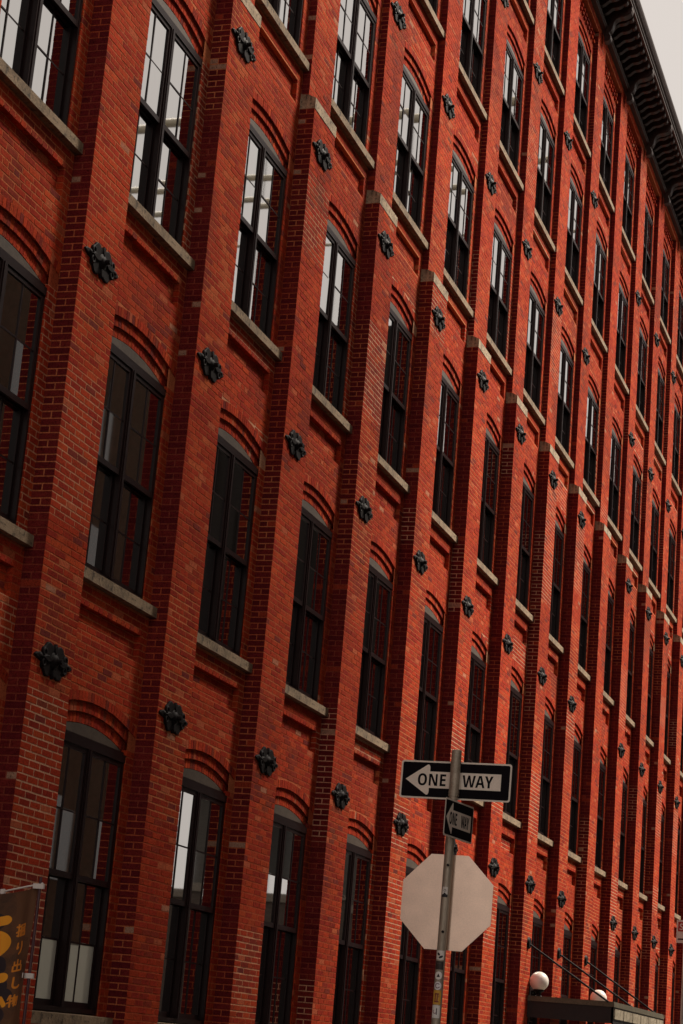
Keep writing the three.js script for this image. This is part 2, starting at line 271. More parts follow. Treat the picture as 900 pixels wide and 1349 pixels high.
// wall between the piers
const panelTop = (s) => SILL[s] - 0.31, PANH = 0.285, PANW = 0.83, PZ = ZW - 0.06;
const yc = (s) => SPR[s] + RISE - AR;
const wall = new MB();                                     // mortar plates behind the bricks
const wallShapes = [];
const dirs = Math.asin(BW / (AR + 3 * RING));
function ringArc(R, hx) { return Math.asin(Math.min(1, hx / R)); }
for (let i = I0; i < I1; i++) {
  const xc = xbay(i), L = xc - BW, Rr = xc + BW;
  for (let k = K0; k < K1; k++) {
    const y0 = k * CH + J / 2, y1 = (k + 1) * CH - J / 2, ym = (y0 + y1) / 2;
    if (ym > 22.74) continue;                              // projecting band there
    // half width of what interrupts this course
    let half = 0, jamb = false, panel = false, lip = false;
    for (let s = 0; s < 6; s++) {
      if (ym > SILL[s] - 0.115 && ym < SILL[s] + 0.005) half = BW;
      else if (ym > SILL[s] && ym < SPR[s] + 0.0) { half = OH; jamb = true; }
      if (ym >= SPR[s] - 0.005 && ym < SPR[s] + RISE + 3 * RING) { const dy = ym - yc(s), R = AR + 3 * RING; if (dy < R) { const h = Math.sqrt(R * R - dy * dy); half = Math.max(half, Math.min(BW, h)); } }
      if (s > 0 && ym < panelTop(s) && ym > panelTop(s) - PANH) { half = PANW; panel = true; }
      if (s > 0 && ym > panelTop(s) && ym < panelTop(s) + CH) lip = true;
    }
    const headers = k % 7 === 3, len = headers ? 0.0965 : 0.203, off = headers ? 0 : (k & 1 ? 0.05 : 0.155);
    const lay = (a0, a1, z, deepEdge, deepAll) => {
      if (a1 - a0 < 0.02) return;
      let x = a0 - ((a0 + 100 + off) % (len + J));
      for (; x < a1; x += len + J) { const b0 = Math.max(x, a0), b1 = Math.min(x + len, a1); if (b1 - b0 < 0.018) continue;
        const edge = deepAll || deepEdge && (Math.abs(b0 - deepEdge) < 0.002 || Math.abs(b1 - deepEdge) < 0.002); brick(b0, b1, y0, y1, z, edge ? z - 0.075 : z - 0.02, edge ? { deepL: 1 } : {}); }
    };
    if (half === 0) lay(L, Rr, ZW, 0, lip);
    else if (half < BW - 0.005) { lay(L, xc - half, ZW, (jamb || panel) && xc - half); lay(xc + half, Rr, ZW, (jamb || panel) && xc + half); }
    if (panel) lay(xc - PANW + 0.004, xc + PANW - 0.004, PZ);
  }
  // band of brick under the cornice and two rows of dentil headers in the panel below it
  for (let k = Math.ceil(22.74 / CH); k < K1; k++) { const y0 = k * CH + J / 2, y1 = (k + 1) * CH - J / 2; for (let x = L + (k & 1 ? 0 : -0.1); x < Rr; x += 0.213) { const a = Math.max(L, x), b = Math.min(Rr, x + 0.203); if (b - a > 0.02) brick(a, b, y0, y1, ZU, ZU - 0.1, { deepL: 1 }); } }
  for (const [k, o] of [[336, 0], [338, 0.1]]) for (let x = L + 0.05 + o; x < Rr - 0.1; x += 0.2) brick(x, x + 0.1, k * CH + J / 2, (k + 1) * CH - J / 2, ZW + 0.04, ZW - 0.01, { deepL: 1 });
  // arches: three rings of headers on edge, each set back behind the one outside it
  for (let s = 0; s < 6; s++) for (let q = 0; q < 3; q++) {
    const R0 = AR + q * RING, R1 = R0 + RING, hx = [OH + 0.10, BW - 0.03, BW - 0.004][q], z = ZW - (2 - q) * 0.026 + (q === 2 ? 0.003 : 0);
    const am = ringArc((R0 + R1) / 2, hx), n = Math.round(2 * am * R0 / CH), st = 2 * am / n;
    for (let m = 0; m < n; m++) {
      const a0 = -am + m * st + 0.0045 / R0, a1 = -am + (m + 1) * st - 0.0045 / R0, c = brickColor(xc + m, SPR[s]), f = z + (rr() - 0.4) * 0.004, zb = z - 0.09, r0 = R0 + 0.0, r1 = R1 - 0.008, uvo = rr() * 7;
      const P = (r, a, zz) => [xc + Math.sin(a) * r, yc(s) + Math.cos(a) * r, zz];
      W.quad(P(r0, a0, f), P(r0, a1, f), P(r1, a1, f), P(r1, a0, f), c, uvo);
      W.quad(P(r0, a0, zb), P(r0, a1, zb), P(r0, a1, f), P(r0, a0, f), c, uvo);
      W.quad(P(r1, a0, f), P(r1, a1, f), P(r1, a1, zb), P(r1, a0, zb), c, uvo);
      W.quad(P(r0, a0, zb), P(r0, a0, f), P(r1, a0, f), P(r1, a0, zb), c, uvo); W.quad(P(r0, a1, f), P(r0, a1, zb), P(r1, a1, zb), P(r1, a1, f), c, uvo);
    }
    // mortar body of the ring
    const N = 14, mc = mortarColor(xc, SPR[s], false), zf = z - 0.003, zb = ZW - 0.16;
    for (let m = 0; m < N; m++) { const a0 = -am + 2 * am * m / N, a1 = -am + 2 * am * (m + 1) / N, P = (r, a, zz) => [xc + Math.sin(a) * r, yc(s) + Math.cos(a) * r, zz];
      wall.quad(P(R0 + 0.006, a0, zf), P(R0 + 0.006, a1, zf), P(R1, a1, zf), P(R1, a0, zf), mc); wall.quad(P(R0 + 0.006, a0, zb), P(R0 + 0.006, a1, zb), P(R0 + 0.006, a1, zf), P(R0 + 0.006, a0, zf), mc); }
  }
  // mortar plates round the openings, storey by storey
  const zf = ZW - 0.002, zb = ZW - 0.17, F = 'flrtb';
  let yPrev = BASE;
  for (let s = 0; s < 6; s++) {
    const mc = () => mortarColor(xc + rr() * 3, SILL[s], rr() < 0.12);
    const pt = panelTop(s), ySill = SILL[s] - 0.05;
    if (s > 0) {
      wall.box(L, Rr, yPrev, pt - PANH, zb, zf, mc(), F); wall.box(L, xc - PANW - 0.005, pt - PANH, pt, zb, zf, mc(), F); wall.box(xc + PANW + 0.005, Rr, pt - PANH, pt, zb, zf, mc(), F);
      wall.box(xc - PANW, xc + PANW, pt - PANH, pt, zb, PZ - 0.003, mc(), 'f'); wall.box(L, Rr, pt + 0.012, ySill, zb, zf, mc(), F);
    } else wall.box(L, Rr, yPrev, ySill, zb, zf, mc(), F);
    for (const sg of [-1, 1]) { const a = xc + sg * (OH + 0.005), b = xc + sg * BW; wall.box(Math.min(a, b), Math.max(a, b), ySill, SPR[s], zb, zf, mc(), F); }
    // spandrel: columns from the extrados up to a level line
    const yTop = SPR[s] + RISE + 3 * RING + 0.03, N = 16, c = mc();
    const curve = (x) => { const R = AR + 3 * RING - 0.012; return yc(s) + Math.sqrt(R * R - (x - xc) * (x - xc)); };
    for (let m = 0; m < N; m++) { const xa = L + 2 * BW * m / N, xb = L + 2 * BW * (m + 1) / N; wall.quad([xa, curve(xa), zf], [xb, curve(xb), zf], [xb, yTop, zf], [xa, yTop, zf], c); }
    for (const sg of [-1, 1]) { const a = xc + sg * (OH - 0.0), b = xc + sg * BW; wall.quad([Math.min(a, b), SPR[s], zf - 0.001], [Math.max(a, b), SPR[s], zf - 0.001], [Math.max(a, b), SPR[s] + 0.36, zf - 0.001], [Math.min(a, b), SPR[s] + 0.36, zf - 0.001], c); }
    yPrev = yTop;
  }
  wall.box(L, Rr, yPrev, 22.74, zb, zf, mortarColor(xc, 22), F); wall.box(L, Rr, 22.74, TOP, zb, ZU - 0.003, mortarColor(xc, 23), F);
}
part('wall', wall.geo(), M.mortar, building);
{ const bw = part('brickwork', W.geo(), M.brick, building); bw.userData.kind = 'stuff'; }
{ // plinth, body behind the facade
  const XA = xp(I0) - PH, XB = xp(I1) + PH;
  part('plinth', new MB().box(XA, XB, 0, BASE - 0.003, -0.4, 0.02, undefined, 'flrt').geo(), M.sill, building);
  part('building_body', new MB().box(XA + 0.01, XB - 0.01, 0.01, 23.3, -18, -0.37, undefined).geo(), S(0.30, 0.06, 0.035, { map: grain }), building);
}

// windows
const CAS = -0.204, NEARPANES = new Set();
for (const [i, s] of [[0, 0], [1, 0], [2, 0], [0, 1], [1, 1], [2, 1], [3, 1], [-1, 1], [0, 2], [1, 2], [2, 2], [3, 2], [-1, 2], [2, 3], [3, 3], [4, 3], [1, 3], [3, 0]]) NEARPANES.add(i + ':' + s);
const sashGeo = (w, h) => { const g = new MB(), st = 0.034, d = 0.032, m = 0.0085; g.box(-w / 2, -w / 2 + st, -h / 2, h / 2, -d, 0).box(w / 2 - st, w / 2, -h / 2, h / 2, -d, 0).box(-w / 2 + st, w / 2 - st, h / 2 - 0.045, h / 2, -d, -0.001).box(-w / 2 + st, w / 2 - st, -h / 2, -h / 2 + 0.055, -d, -0.001)
  .box(-m, m, -h / 2 + 0.055, h / 2 - 0.045, -d, -0.008).box(-w / 2 + st, -m, -m, m, -d, -0.009).box(m, w / 2 - st, -m, m, -d, -0.014); return g.geo(); };
const winKit = SILL.map((sy, s) => {
  const H = SPR[s] - sy, kit = { H };
  const f = new MB(), hb = H - 0.115, bot = 0.055;
  f.box(-OH + 0.002, -OH + 0.032, 0.01, hb, CAS - 0.13, CAS - 0.004).box(OH - 0.032, OH - 0.002, 0.01, hb, CAS - 0.13, CAS - 0.004).box(-0.045, 0.045, bot, hb, CAS - 0.13, CAS + 0.006)
    .box(-0.02, 0.02, bot, hb, CAS + 0.006, CAS + 0.016, undefined, 'flr').box(-OH + 0.002, OH - 0.002, hb, hb + 0.075, CAS - 0.11, CAS + 0.004).box(-OH + 0.002, OH - 0.002, hb + 0.075, hb + 0.105, CAS - 0.11, CAS - 0.02)
    .box(-OH + 0.032, OH - 0.032, 0.012, bot, CAS - 0.13, CAS - 0.01);
  kit.frame = f.geo();
  const sh = new THREE.Shape(), y0 = hb + 0.105; sh.moveTo(-OH + 0.003, y0); sh.lineTo(OH - 0.003, y0);
  const N = 16; for (let k = 0; k <= N; k++) { const x = OH - 0.003 - (2 * OH - 0.006) * k / N; sh.lineTo(x, H + RISE - AR + Math.sqrt(AR * AR - x * x) - 0.004); }
  kit.arch = new THREE.ExtrudeGeometry(sh, { depth: 0.04, bevelEnabled: false }); kit.arch.translate(0, 0, CAS - 0.085);
  const sl = new MB(), zf = ZW + 0.078; sl.box(-BW + 0.004, BW - 0.004, -0.11, -0.008, ZW - 0.16, zf, undefined, 'flrb'); sl.quad([-BW + 0.004, -0.008, zf], [BW - 0.004, -0.008, zf], [BW - 0.004, 0.012, ZW - 0.16], [-BW + 0.004, 0.012, ZW - 0.16]);
  kit.sill = sl.geo();
  const w = (OH - 0.032) - 0.045 - 0.004, h = (hb - bot) / 2; kit.w = w; kit.h = h;
  kit.up = sashGeo(w, h + 0.035); kit.low = sashGeo(w, h);
  kit.upY = bot + h * 1.5 - 0.0175; kit.lowY = bot + h * 0.5; kit.x = 0.045 + 0.002 + w / 2;
  return kit;
});
const paneG = new THREE.PlaneGeometry(1, 1); paneG.userData = {};
const wr = rng(313);
let wcount = 0;
for (let i = I0; i < I1; i++) for (let s = 0; s < 6; s++) {
  const k = winKit[s], g = new THREE.Group(); g.name = wcount ? `window_${String(wcount).padStart(3, '0')}` : 'window'; wcount++;
  g.position.set(xbay(i), SILL[s], 0); building.add(g);
  part('frame', k.frame, M.timber, g); part('arch_panel', k.arch, M.arch, g); part('sill', k.sill, M.sill, g);
  for (const sx of [-1, 1]) for (const up of [1, 0]) {
    const z = up ? CAS - 0.008 : CAS - 0.062, y = up ? k.upY : k.lowY, h = up ? k.h + 0.035 : k.h;
    const sash = part('sash', up ? k.up : k.low, M.timber, g); sash.position.set(sx * k.x, y, z);
    const tilt = (m, a) => { m.rotation.y = (wr() - 0.5) * a; m.rotation.x = (wr() - 0.5) * a; };
    const gw = k.w - 0.068, gh = h - 0.10, gy = y + 0.005;
    if (NEARPANES.has(i + ':' + s)) for (const px of [-1, 1]) for (const py of [-1, 1]) {
      const film = s === 0 && i === 0 && !up && py < 0 && true;
      const m = part('pane', paneG, film ? M.film : M.glass, g); m.scale.set(gw / 2 + 0.01, gh / 2 + 0.01, 1); m.position.set(sx * k.x + px * gw / 4, gy + py * gh / 4, z - 0.016); tilt(m, film ? 0 : 0.014);
      if (film) m.userData.label = 'pane covered with pale film';
    } else { const m = part('pane', paneG, M.glass, g); m.scale.set(gw + 0.02, gh + 0.02, 1); m.position.set(sx * k.x, gy, z - 0.016); tilt(m, 0.011); }
  }
}

// iron wall anchors on the piers
{
  const bits = [], dome = (x, y, r, h) => { const g = new THREE.LatheGeometry([[0, h], [r * 0.35, h * 0.96], [r * 0.62, h * 0.72], [r * 0.70, h * 0.50], [r * 0.92, h * 0.52], [r, h * 0.30], [r, 0]].map(([a, b]) => new THREE.Vector2(a, b)), 14); g.rotateX(Math.PI / 2); g.translate(x, y, 0); bits.push(g.toNonIndexed()); };
  const leaf = (x, y, l, w, h, rot) => { const s = new THREE.Shape(); s.moveTo(-l, 0); s.quadraticCurveTo(-l * 0.2, w * 1.6, l, 0); s.quadraticCurveTo(-l * 0.2, -w * 1.6, -l, 0); const g = new THREE.ExtrudeGeometry(s, { depth: h * 0.5, bevelEnabled: true, bevelSize: w * 0.3, bevelThickness: h * 0.5, bevelSegments: 2, curveSegments: 5 }); g.rotateZ(rot); g.translate(x, y, 0); bits.push(g.index ? g.toNonIndexed() : g); };
  // lobed back plate with a raised rim, scrolled ends, a ribbed boss and the nut of the tie rod
  const pl = new THREE.Shape(); for (let k = 0; k <= 72; k++) { const a = k / 72 * Math.PI * 2, lobe = 1 + 0.16 * Math.cos(a * 6) + 0.10 * Math.cos(a * 10); const x = 0.285 * Math.cos(a) * lobe, y = 0.105 * Math.sin(a) * lobe * (1 + 0.25 * Math.abs(Math.sin(a))); k ? pl.lineTo(x, y) : pl.moveTo(x, y); }
  const pg = new THREE.ExtrudeGeometry(pl, { depth: 0.014, bevelEnabled: true, bevelSize: 0.01, bevelThickness: 0.012, bevelSegments: 2 }); bits.push(pg.index ? pg.toNonIndexed() : pg);
  dome(0, 0, 0.085, 0.065); bits.push(new THREE.CylinderGeometry(0.024, 0.028, 0.05, 6).rotateX(Math.PI / 2).translate(0, 0, 0.08).toNonIndexed());
  for (const sx of [-1, 1]) { leaf(sx * 0.15, 0, 0.085, 0.03, 0.045, sx > 0 ? 0 : Math.PI); for (const sy of [-1, 1]) bits.push(new THREE.TorusGeometry(0.030, 0.013, 6, 14).translate(sx * 0.205, sy * 0.045, 0.028).toNonIndexed()); dome(sx * 0.272, 0, 0.036, 0.045); }
  for (const sy of [-1, 1]) leaf(0, sy * 0.105, 0.04, 0.026, 0.04, sy * Math.PI / 2);
  const geo = mergeGeometries(bits); 
  let n = 0;
  for (let i = I0; i <= I1; i++) if (i !== 9) ROS.forEach((y, r) => { const m = part(n ? `wall_anchor_${String(n).padStart(3, '0')}` : 'wall_anchor', geo, M.iron, building); n++; m.position.set(i * BAY, y, (r > 2 ? ZU : 0) - 0.004); });
}

// cornice
{
  const XA = xp(I0) - PH - 0.2, XB = xp(I1) + PH + 0.2, len = XB - XA;
  const prof = (pts) => { const s = new THREE.Shape(); pts.forEach(([z, y], k) => (k ? s.lineTo(z, y) : s.moveTo(z, y))); const g = new THREE.ExtrudeGeometry(s, { depth: len, bevelEnabled: false }); g.rotateY(Math.PI / 2); g.scale(1, 1, -1); const ix = g.index; void ix; 
    const p = g.attributes.position; for (let k = 0; k < p.count; k++) { p.setX(k, p.getX(k) + XA); } const nI = []; for (let k = 0; k < p.count; k += 3) nI.push(k, k + 2, k + 1); g.setIndex(nI); g.computeVertexNormals(); const q = g.toNonIndexed(); q.computeVertexNormals(); return q; };
  const body = prof([[-0.36, TOP + 0.003], [0.0, TOP + 0.003], [0.0, TOP + 0.03], [0.03, TOP + 0.045], [0.03, TOP + 0.075], [-0.03, TOP + 0.09], [-0.03, 23.42], [0.02, 23.46], [0.54, 23.46], [0.54, 23.51], [0.565, 23.53], [0.565, 23.57], [0.60, 23.60], [0.63, 23.66], [0.645, 23.70], [0.645, 23.735], [0.60, 23.75], [-0.36, 23.78]]);
  const cor = part('cornice', body, M.cornice, building);
  const brk = (() => { const s = new THREE.Shape(); s.moveTo(-0.03, 23.17); s.bezierCurveTo(0.10, 23.17, 0.10, 23.27, 0.20, 23.29); s.bezierCurveTo(0.32, 23.29, 0.36, 23.31, 0.40, 23.36); s.bezierCurveTo(0.45, 23.33, 0.50, 23.37, 0.48, 23.455); s.lineTo(-0.03, 23.455); const g = new THREE.ExtrudeGeometry(s, { depth: 0.11, bevelEnabled: true, bevelSize: 0.008, bevelThickness: 0.008, bevelSegments: 1, curveSegments: 6 }); g.rotateY(-Math.PI / 2); return g; })();
  const bigB = (() => { const s = new THREE.Shape(); s.moveTo(-0.03, 22.70); s.bezierCurveTo(0.06, 22.70, 0.10, 22.74, 0.09, 22.82); s.lineTo(0.05, 22.90); s.lineTo(0.10, 22.95); s.bezierCurveTo(0.16, 23.05, 0.10, 23.20, 0.28, 23.24); s.bezierCurveTo(0.42, 23.24, 0.56, 23.30, 0.525, 23.455); s.lineTo(-0.03, 23.455); const g = new THREE.ExtrudeGeometry(s, { depth: 0.17, bevelEnabled: true, bevelSize: 0.01, bevelThickness: 0.01, bevelSegments: 1, curveSegments: 6 }); g.rotateY(-Math.PI / 2); return g; })();
  let a = 0, c = 0;
  for (let i = I0; i <= I1; i++) {
    const m = part(c ? `large_bracket_${String(c).padStart(3, '0')}` : 'large_bracket', bigB, M.cornice, cor); c++; m.position.set(xp(i) + 0.085, 0, 0);
    if (i < I1) for (let q = 1; q < 8; q++) { const b = part(a ? `bracket_${String(a).padStart(3, '0')}` : 'bracket', brk, M.cornice, cor); a++; b.position.set(xp(i) + q * BAY / 8 + 0.055, 0, 0); }
  }
}

// ---------------------------------------------------------------- entrance canopy with its rods, and the globe lamps
{
  const X0 = 19.9, X1 = 25.6, Y = 2.66, Z1 = 1.55;
  const can = thing('entrance_canopy', [X0, Y, 0]); tag(can, 'flat metal entrance canopy hung from the brick wall by thin rods', 'canopy');
  const w = X1 - X0, dark = S(0.014, 0.009, 0.010, { map: stoneTex, roughness: 0.6 }), copper = S(0.13, 0.112, 0.075, { map: stoneTex, roughness: 0.6 });
  part('roof_deck', new MB().box(0.03, w - 0.03, -0.10, 0.0, 0.01, Z1 - 0.03).geo(), dark, can);
  part('fascia', new MB().box(0, w, -0.02, 0.05, 0.01, Z1).box(0.01, w - 0.01, 0.05, 0.07, 0.01, Z1 - 0.01).geo(), copper, can);
  part('valance', new MB().box(0.02, 0.05, -0.30, -0.02, 0.01, Z1 - 0.02).box(0.02, w - 0.02, -0.30, -0.02, Z1 - 0.05, Z1 - 0.02).geo(), dark, can);
  for (let k = 0; k < 6; k++) part('sign_panel', new MB().box(0.08 + k * 0.93, 0.96 + k * 0.93, -0.22, -0.05, Z1 - 0.02, Z1 + 0.004).geo(), S(0.42, 0.36, 0.27, { map: sillTex }), can);
  const rod = (a, b) => { const A = new THREE.Vector3(...a), B = new THREE.Vector3(...b), g = new THREE.CylinderGeometry(0.018, 0.018, A.distanceTo(B), 8); g.applyQuaternion(new THREE.Quaternion().setFromUnitVectors(new THREE.Vector3(0, 1, 0), B.clone().sub(A).normalize())); g.translate(...A.add(B).multiplyScalar(0.5).toArray()); return g; };
  for (const [x, yy] of [[-0.15, 0.96], [2.5, 0.96], [5.2, 1.0]]) { const r = part('rod', rod([x, yy, 0.0], [x + 0.12, 0.06, Z1 - 0.1]), M.iron, can); part('rod_plate', new THREE.CylinderGeometry(0.09, 0.11, 0.04, 12).rotateX(Math.PI / 2).translate(x, yy, 0.02), M.iron, r); }
  const lamp = (x, y, z, label) => { const g = thing('globe_lamp', [x, y, z]); tag(g, label, 'lamp'); part('globe', new THREE.SphereGeometry(0.168, 32, 20), S(0.90, 0.81, 0.74, { roughness: 0.28 }), g);
    const pts = [[0.0, -0.30], [0.10, -0.30], [0.10, -0.27], [0.045, -0.24], [0.05, -0.19], [0.10, -0.165], [0.095, -0.14], [0, -0.14]].map(([a, b]) => new THREE.Vector2(a, b)); part('lamp_holder', new THREE.LatheGeometry(pts, 16), M.iron, g); };
  lamp(20.1, 2.99, 0.16, 'white glass globe lamp at the near corner of the canopy, whole globe showing');
  lamp(25.45, 2.95, 0.24, 'white glass globe lamp rising half hidden behind the canopy edge');
}

// ---------------------------------------------------------------- signs on their pole
const font = await new FontLoader().loadAsync('fonts/droid/droid_sans_bold.typeface.json');
function lettering(str, size, sx = 1) { const g = new TextGeometry(str, { font, size, depth: 0.0012, curveSegments: 6, bevelEnabled: false }); g.computeBoundingBox(); const b = g.boundingBox; g.translate(-(b.min.x + b.max.x) / 2, -(b.min.y + b.max.y) / 2, 0); g.scale(sx, 1, 1); return g; }
{
  const PX = 0.255, PZ_ = 3.60;
  const post = thing('sign_post', [PX, 0.13, PZ_]); tag(post, 'leaning galvanized street post with two one way signs and an octagon sign seen from behind', 'sign post');
  post.rotation.x = 0.010;
  const galv = S(0.42, 0.355, 0.285, { map: stoneTex, roughness: 0.5, metalness: 0.4 }), white = S(0.86, 0.73, 0.61, { map: fineTex, roughness: 0.35 }), black = new THREE.MeshPhysicalMaterial({ color: new THREE.Color().setRGB(0.006, 0.004, 0.006), roughness: 0.6, specularIntensity: 0.12 });
  const pole = part('pole', mergeGeometries([new THREE.CylinderGeometry(0.037, 0.037, 3.52, 24).translate(0, 1.76, 0), new THREE.CylinderGeometry(0.041, 0.041, 0.37, 24).translate(0, 3.70, 0), new THREE.SphereGeometry(0.041, 24, 8, 0, 6.3, 0, 1.57).scale(1, 0.3, 1).translate(0, 3.885, 0)]), galv, post);
  for (const y of [3.79, 3.545, 3.52]) part('band', new THREE.CylinderGeometry(0.0435, 0.0435, 0.018, 24).translate(0, y, 0), galv, pole);
  for (const y of [2.95, 2.42]) part('bolt', new THREE.CylinderGeometry(0.010, 0.010, 0.02, 8).rotateZ(Math.PI / 2).translate(-0.040, y, 0.01), M.iron, pole);
  function roundedRect(w, h, r) { const s = new THREE.Shape(); s.moveTo(-w / 2 + r, -h / 2); s.lineTo(w / 2 - r, -h / 2); s.absarc(w / 2 - r, -h / 2 + r, r, -Math.PI / 2, 0); s.lineTo(w / 2, h / 2 - r); s.absarc(w / 2 - r, h / 2 - r, r, 0, Math.PI / 2); s.lineTo(-w / 2 + r, h / 2); s.absarc(-w / 2 + r, h / 2 - r, r, Math.PI / 2, Math.PI); s.lineTo(-w / 2, -h / 2 + r); s.absarc(-w / 2 + r, -h / 2 + r, r, Math.PI, Math.PI * 1.5); return s; }
  function oneWay(w, h, label) {
    const g = new THREE.Group(); g.name = 'one_way_sign'; post.add(g); g.userData.label = label;
    const ex = (s, d) => new THREE.ExtrudeGeometry(s, { depth: d, bevelEnabled: false, curveSegments: 6 });
    part('plate', ex(roundedRect(w, h, 0.022), 0.003), white, g);
    part('field', ex(roundedRect(w - 0.028, h - 0.028, 0.014), 0.0014).translate(0, 0, 0.003), black, g);
    const a = new THREE.Shape(), k = w / 0.914, x0 = -0.415 * k, xs = -0.215 * k, x1 = 0.375 * k, sh = 0.068, hh = 0.128;   // arrow outline with its rounded barbs
    a.moveTo(x0, 0); a.lineTo(xs - 0.025 * k, -hh + 0.006); a.quadraticCurveTo(xs - 0.004 * k, -hh - 0.006, xs, -hh + 0.03); a.lineTo(xs, -sh); a.lineTo(x1, -sh); a.lineTo(x1, sh); a.lineTo(xs, sh); a.lineTo(xs, hh - 0.03); a.quadraticCurveTo(xs - 0.004 * k, hh + 0.006, xs - 0.025 * k, hh - 0.006); a.closePath();
    part('arrow', ex(a, 0.0014).translate(0, 0, 0.0045), white, g);
    part('lettering', mergeGeometries([lettering('ONE', 0.098, 0.86 * k).translate(-0.195 * k, 0, 0.006), lettering('WAY', 0.098, 0.86 * k).translate(0.185 * k, 0, 0.006)]), black, g);
    return g;
  }
  // facing down the street towards -x, bolted behind the pole
  const a = oneWay(0.945, 0.312, 'black one way sign with white arrow, facing along the street'); a.rotation.y = -Math.PI / 2 - 0.03; a.position.set(0.048, 3.645, -0.005);
  const b = oneWay(0.62, 0.305, 'black one way sign seen nearly edge on'); b.rotation.y = -0.129; b.position.set(0.03, 3.318, 0.052);
  const oc = new THREE.Shape(); for (let k = 0; k < 8; k++) { const t = Math.PI / 8 + k * Math.PI / 4, R = 0.381 / Math.cos(Math.PI / 8); k ? oc.lineTo(Math.cos(t) * R, Math.sin(t) * R) : oc.moveTo(Math.cos(t) * R, Math.sin(t) * R); }
  const og = new THREE.ExtrudeGeometry(oc, { depth: 0.004, bevelEnabled: false });
  const st = part('octagon_plate', og, S(1.0, 0.745, 0.585, { map: fineTex, roughness: 0.28, metalness: 0.85 }), post); st.rotation.y = -Math.PI / 2 - 0.03; st.position.set(0.046, 2.66, 0.0); st.userData.label = 'bare metal back of an octagonal sign';
  part('sign_face', new THREE.ExtrudeGeometry(oc, { depth: 0.001, bevelEnabled: false }).translate(0, 0, -0.002), S(0.5, 0.02, 0.02, { roughness: 0.4 }), st);
  // stickers wrapped on the pole
  const stick = (y, h, arc, draw) => { const c = document.createElement('canvas'); c.width = 96; c.height = Math.round(96 * h / (arc * 0.038)); const q = c.getContext('2d'); draw(q, c.width, c.height); const t = new THREE.CanvasTexture(c); t.colorSpace = THREE.SRGBColorSpace; t.needsUpdate = true;
    const g = new THREE.CylinderGeometry(0.0385, 0.0385, h, 12, 1, true, -Math.PI / 2 - arc / 2 - 0.35 + 0.35, arc); const m = part('sticker', g, new THREE.MeshStandardMaterial({ map: t, roughness: 0.6 }), pole); m.position.y = y; };
  const bg = (q, w, h, c) => { q.fillStyle = c; q.fillRect(0, 0, w, h); };
  stick(2.735, 0.082, 1.25, (q, w, h) => { bg(q, w, h, '#cfc6bd'); q.strokeStyle = '#1c1418'; q.lineWidth = 7; q.beginPath(); q.arc(w / 2, h * 0.34, w * 0.17, 0, 7); q.stroke(); q.fillStyle = '#171016'; q.fillRect(0, h * 0.74, w, h * 0.26); q.beginPath(); q.moveTo(w * 0.1, h * 0.78); q.lineTo(w / 2, h * 0.55); q.lineTo(w * 0.9, h * 0.78); q.fill(); });
  stick(2.235, 0.072, 1.9, (q, w, h) => { bg(q, w, h, '#d8cfc8'); q.fillStyle = '#161016'; q.beginPath(); q.ellipse(w * 0.35, h * 0.4, w * 0.2, h * 0.12, 0.7, 0, 7); q.fill(); q.beginPath(); q.ellipse(w * 0.62, h * 0.7, w * 0.26, h * 0.13, -0.5, 0, 7); q.fill(); });
  stick(2.155, 0.066, 1.9, (q, w, h) => { bg(q, w, h, '#2e231f'); q.fillStyle = '#4a3d36'; q.fillRect(w * 0.2, h * 0.2, w * 0.5, h * 0.15); });
  stick(2.075, 0.066, 1.9, (q, w, h) => { bg(q, w, h, '#8d7f74'); q.fillStyle = '#e2d9d2'; q.beginPath(); q.arc(w / 2, h / 2, w * 0.44, 0, 7); q.fill(); q.fillStyle = '#1c1418'; q.beginPath(); q.moveTo(w * 0.3, h * 0.68); q.lineTo(w / 2, h * 0.26); q.lineTo(w * 0.7, h * 0.68); q.fill(); });
  stick(1.995, 0.066, 1.9, (q, w, h) => { bg(q, w, h, '#8d7f74'); q.fillStyle = '#ddd5d4'; q.beginPath(); q.arc(w / 2, h / 2, w * 0.45, 0, 7); q.fill(); q.strokeStyle = '#6b4a58'; q.lineWidth = 9; q.beginPath(); q.arc(w / 2, h / 2, w * 0.24, 0.4, 5.6); q.stroke(); });
  stick(1.905, 0.112, 1.9, (q, w, h) => { bg(q, w, h, '#c79334'); q.fillStyle = '#6b1420'; for (const x of [0.28, 0.5]) q.fillRect(w * x, h * 0.3, w * 0.12, h * 0.45); q.fillRect(w * 0.25, h * 0.22, w * 0.5, h * 0.08); q.fillRect(w * 0.25, h * 0.76, w * 0.5, h * 0.08); q.fillRect(w * 0.7, h * 0.3, w * 0.08, h * 0.2); });
  stick(1.795, 0.100, 1.9, (q, w, h) => { bg(q, w, h, '#d9d2cc'); q.strokeStyle = '#7d5560'; q.lineWidth = 8; q.beginPath(); q.arc(w * 0.4, h * 0.5, w * 0.2, 0, 4); q.stroke(); q.fillStyle = '#3a2a30'; q.fillRect(w * 0.55, h * 0.25, w * 0.1, h * 0.5); });
}

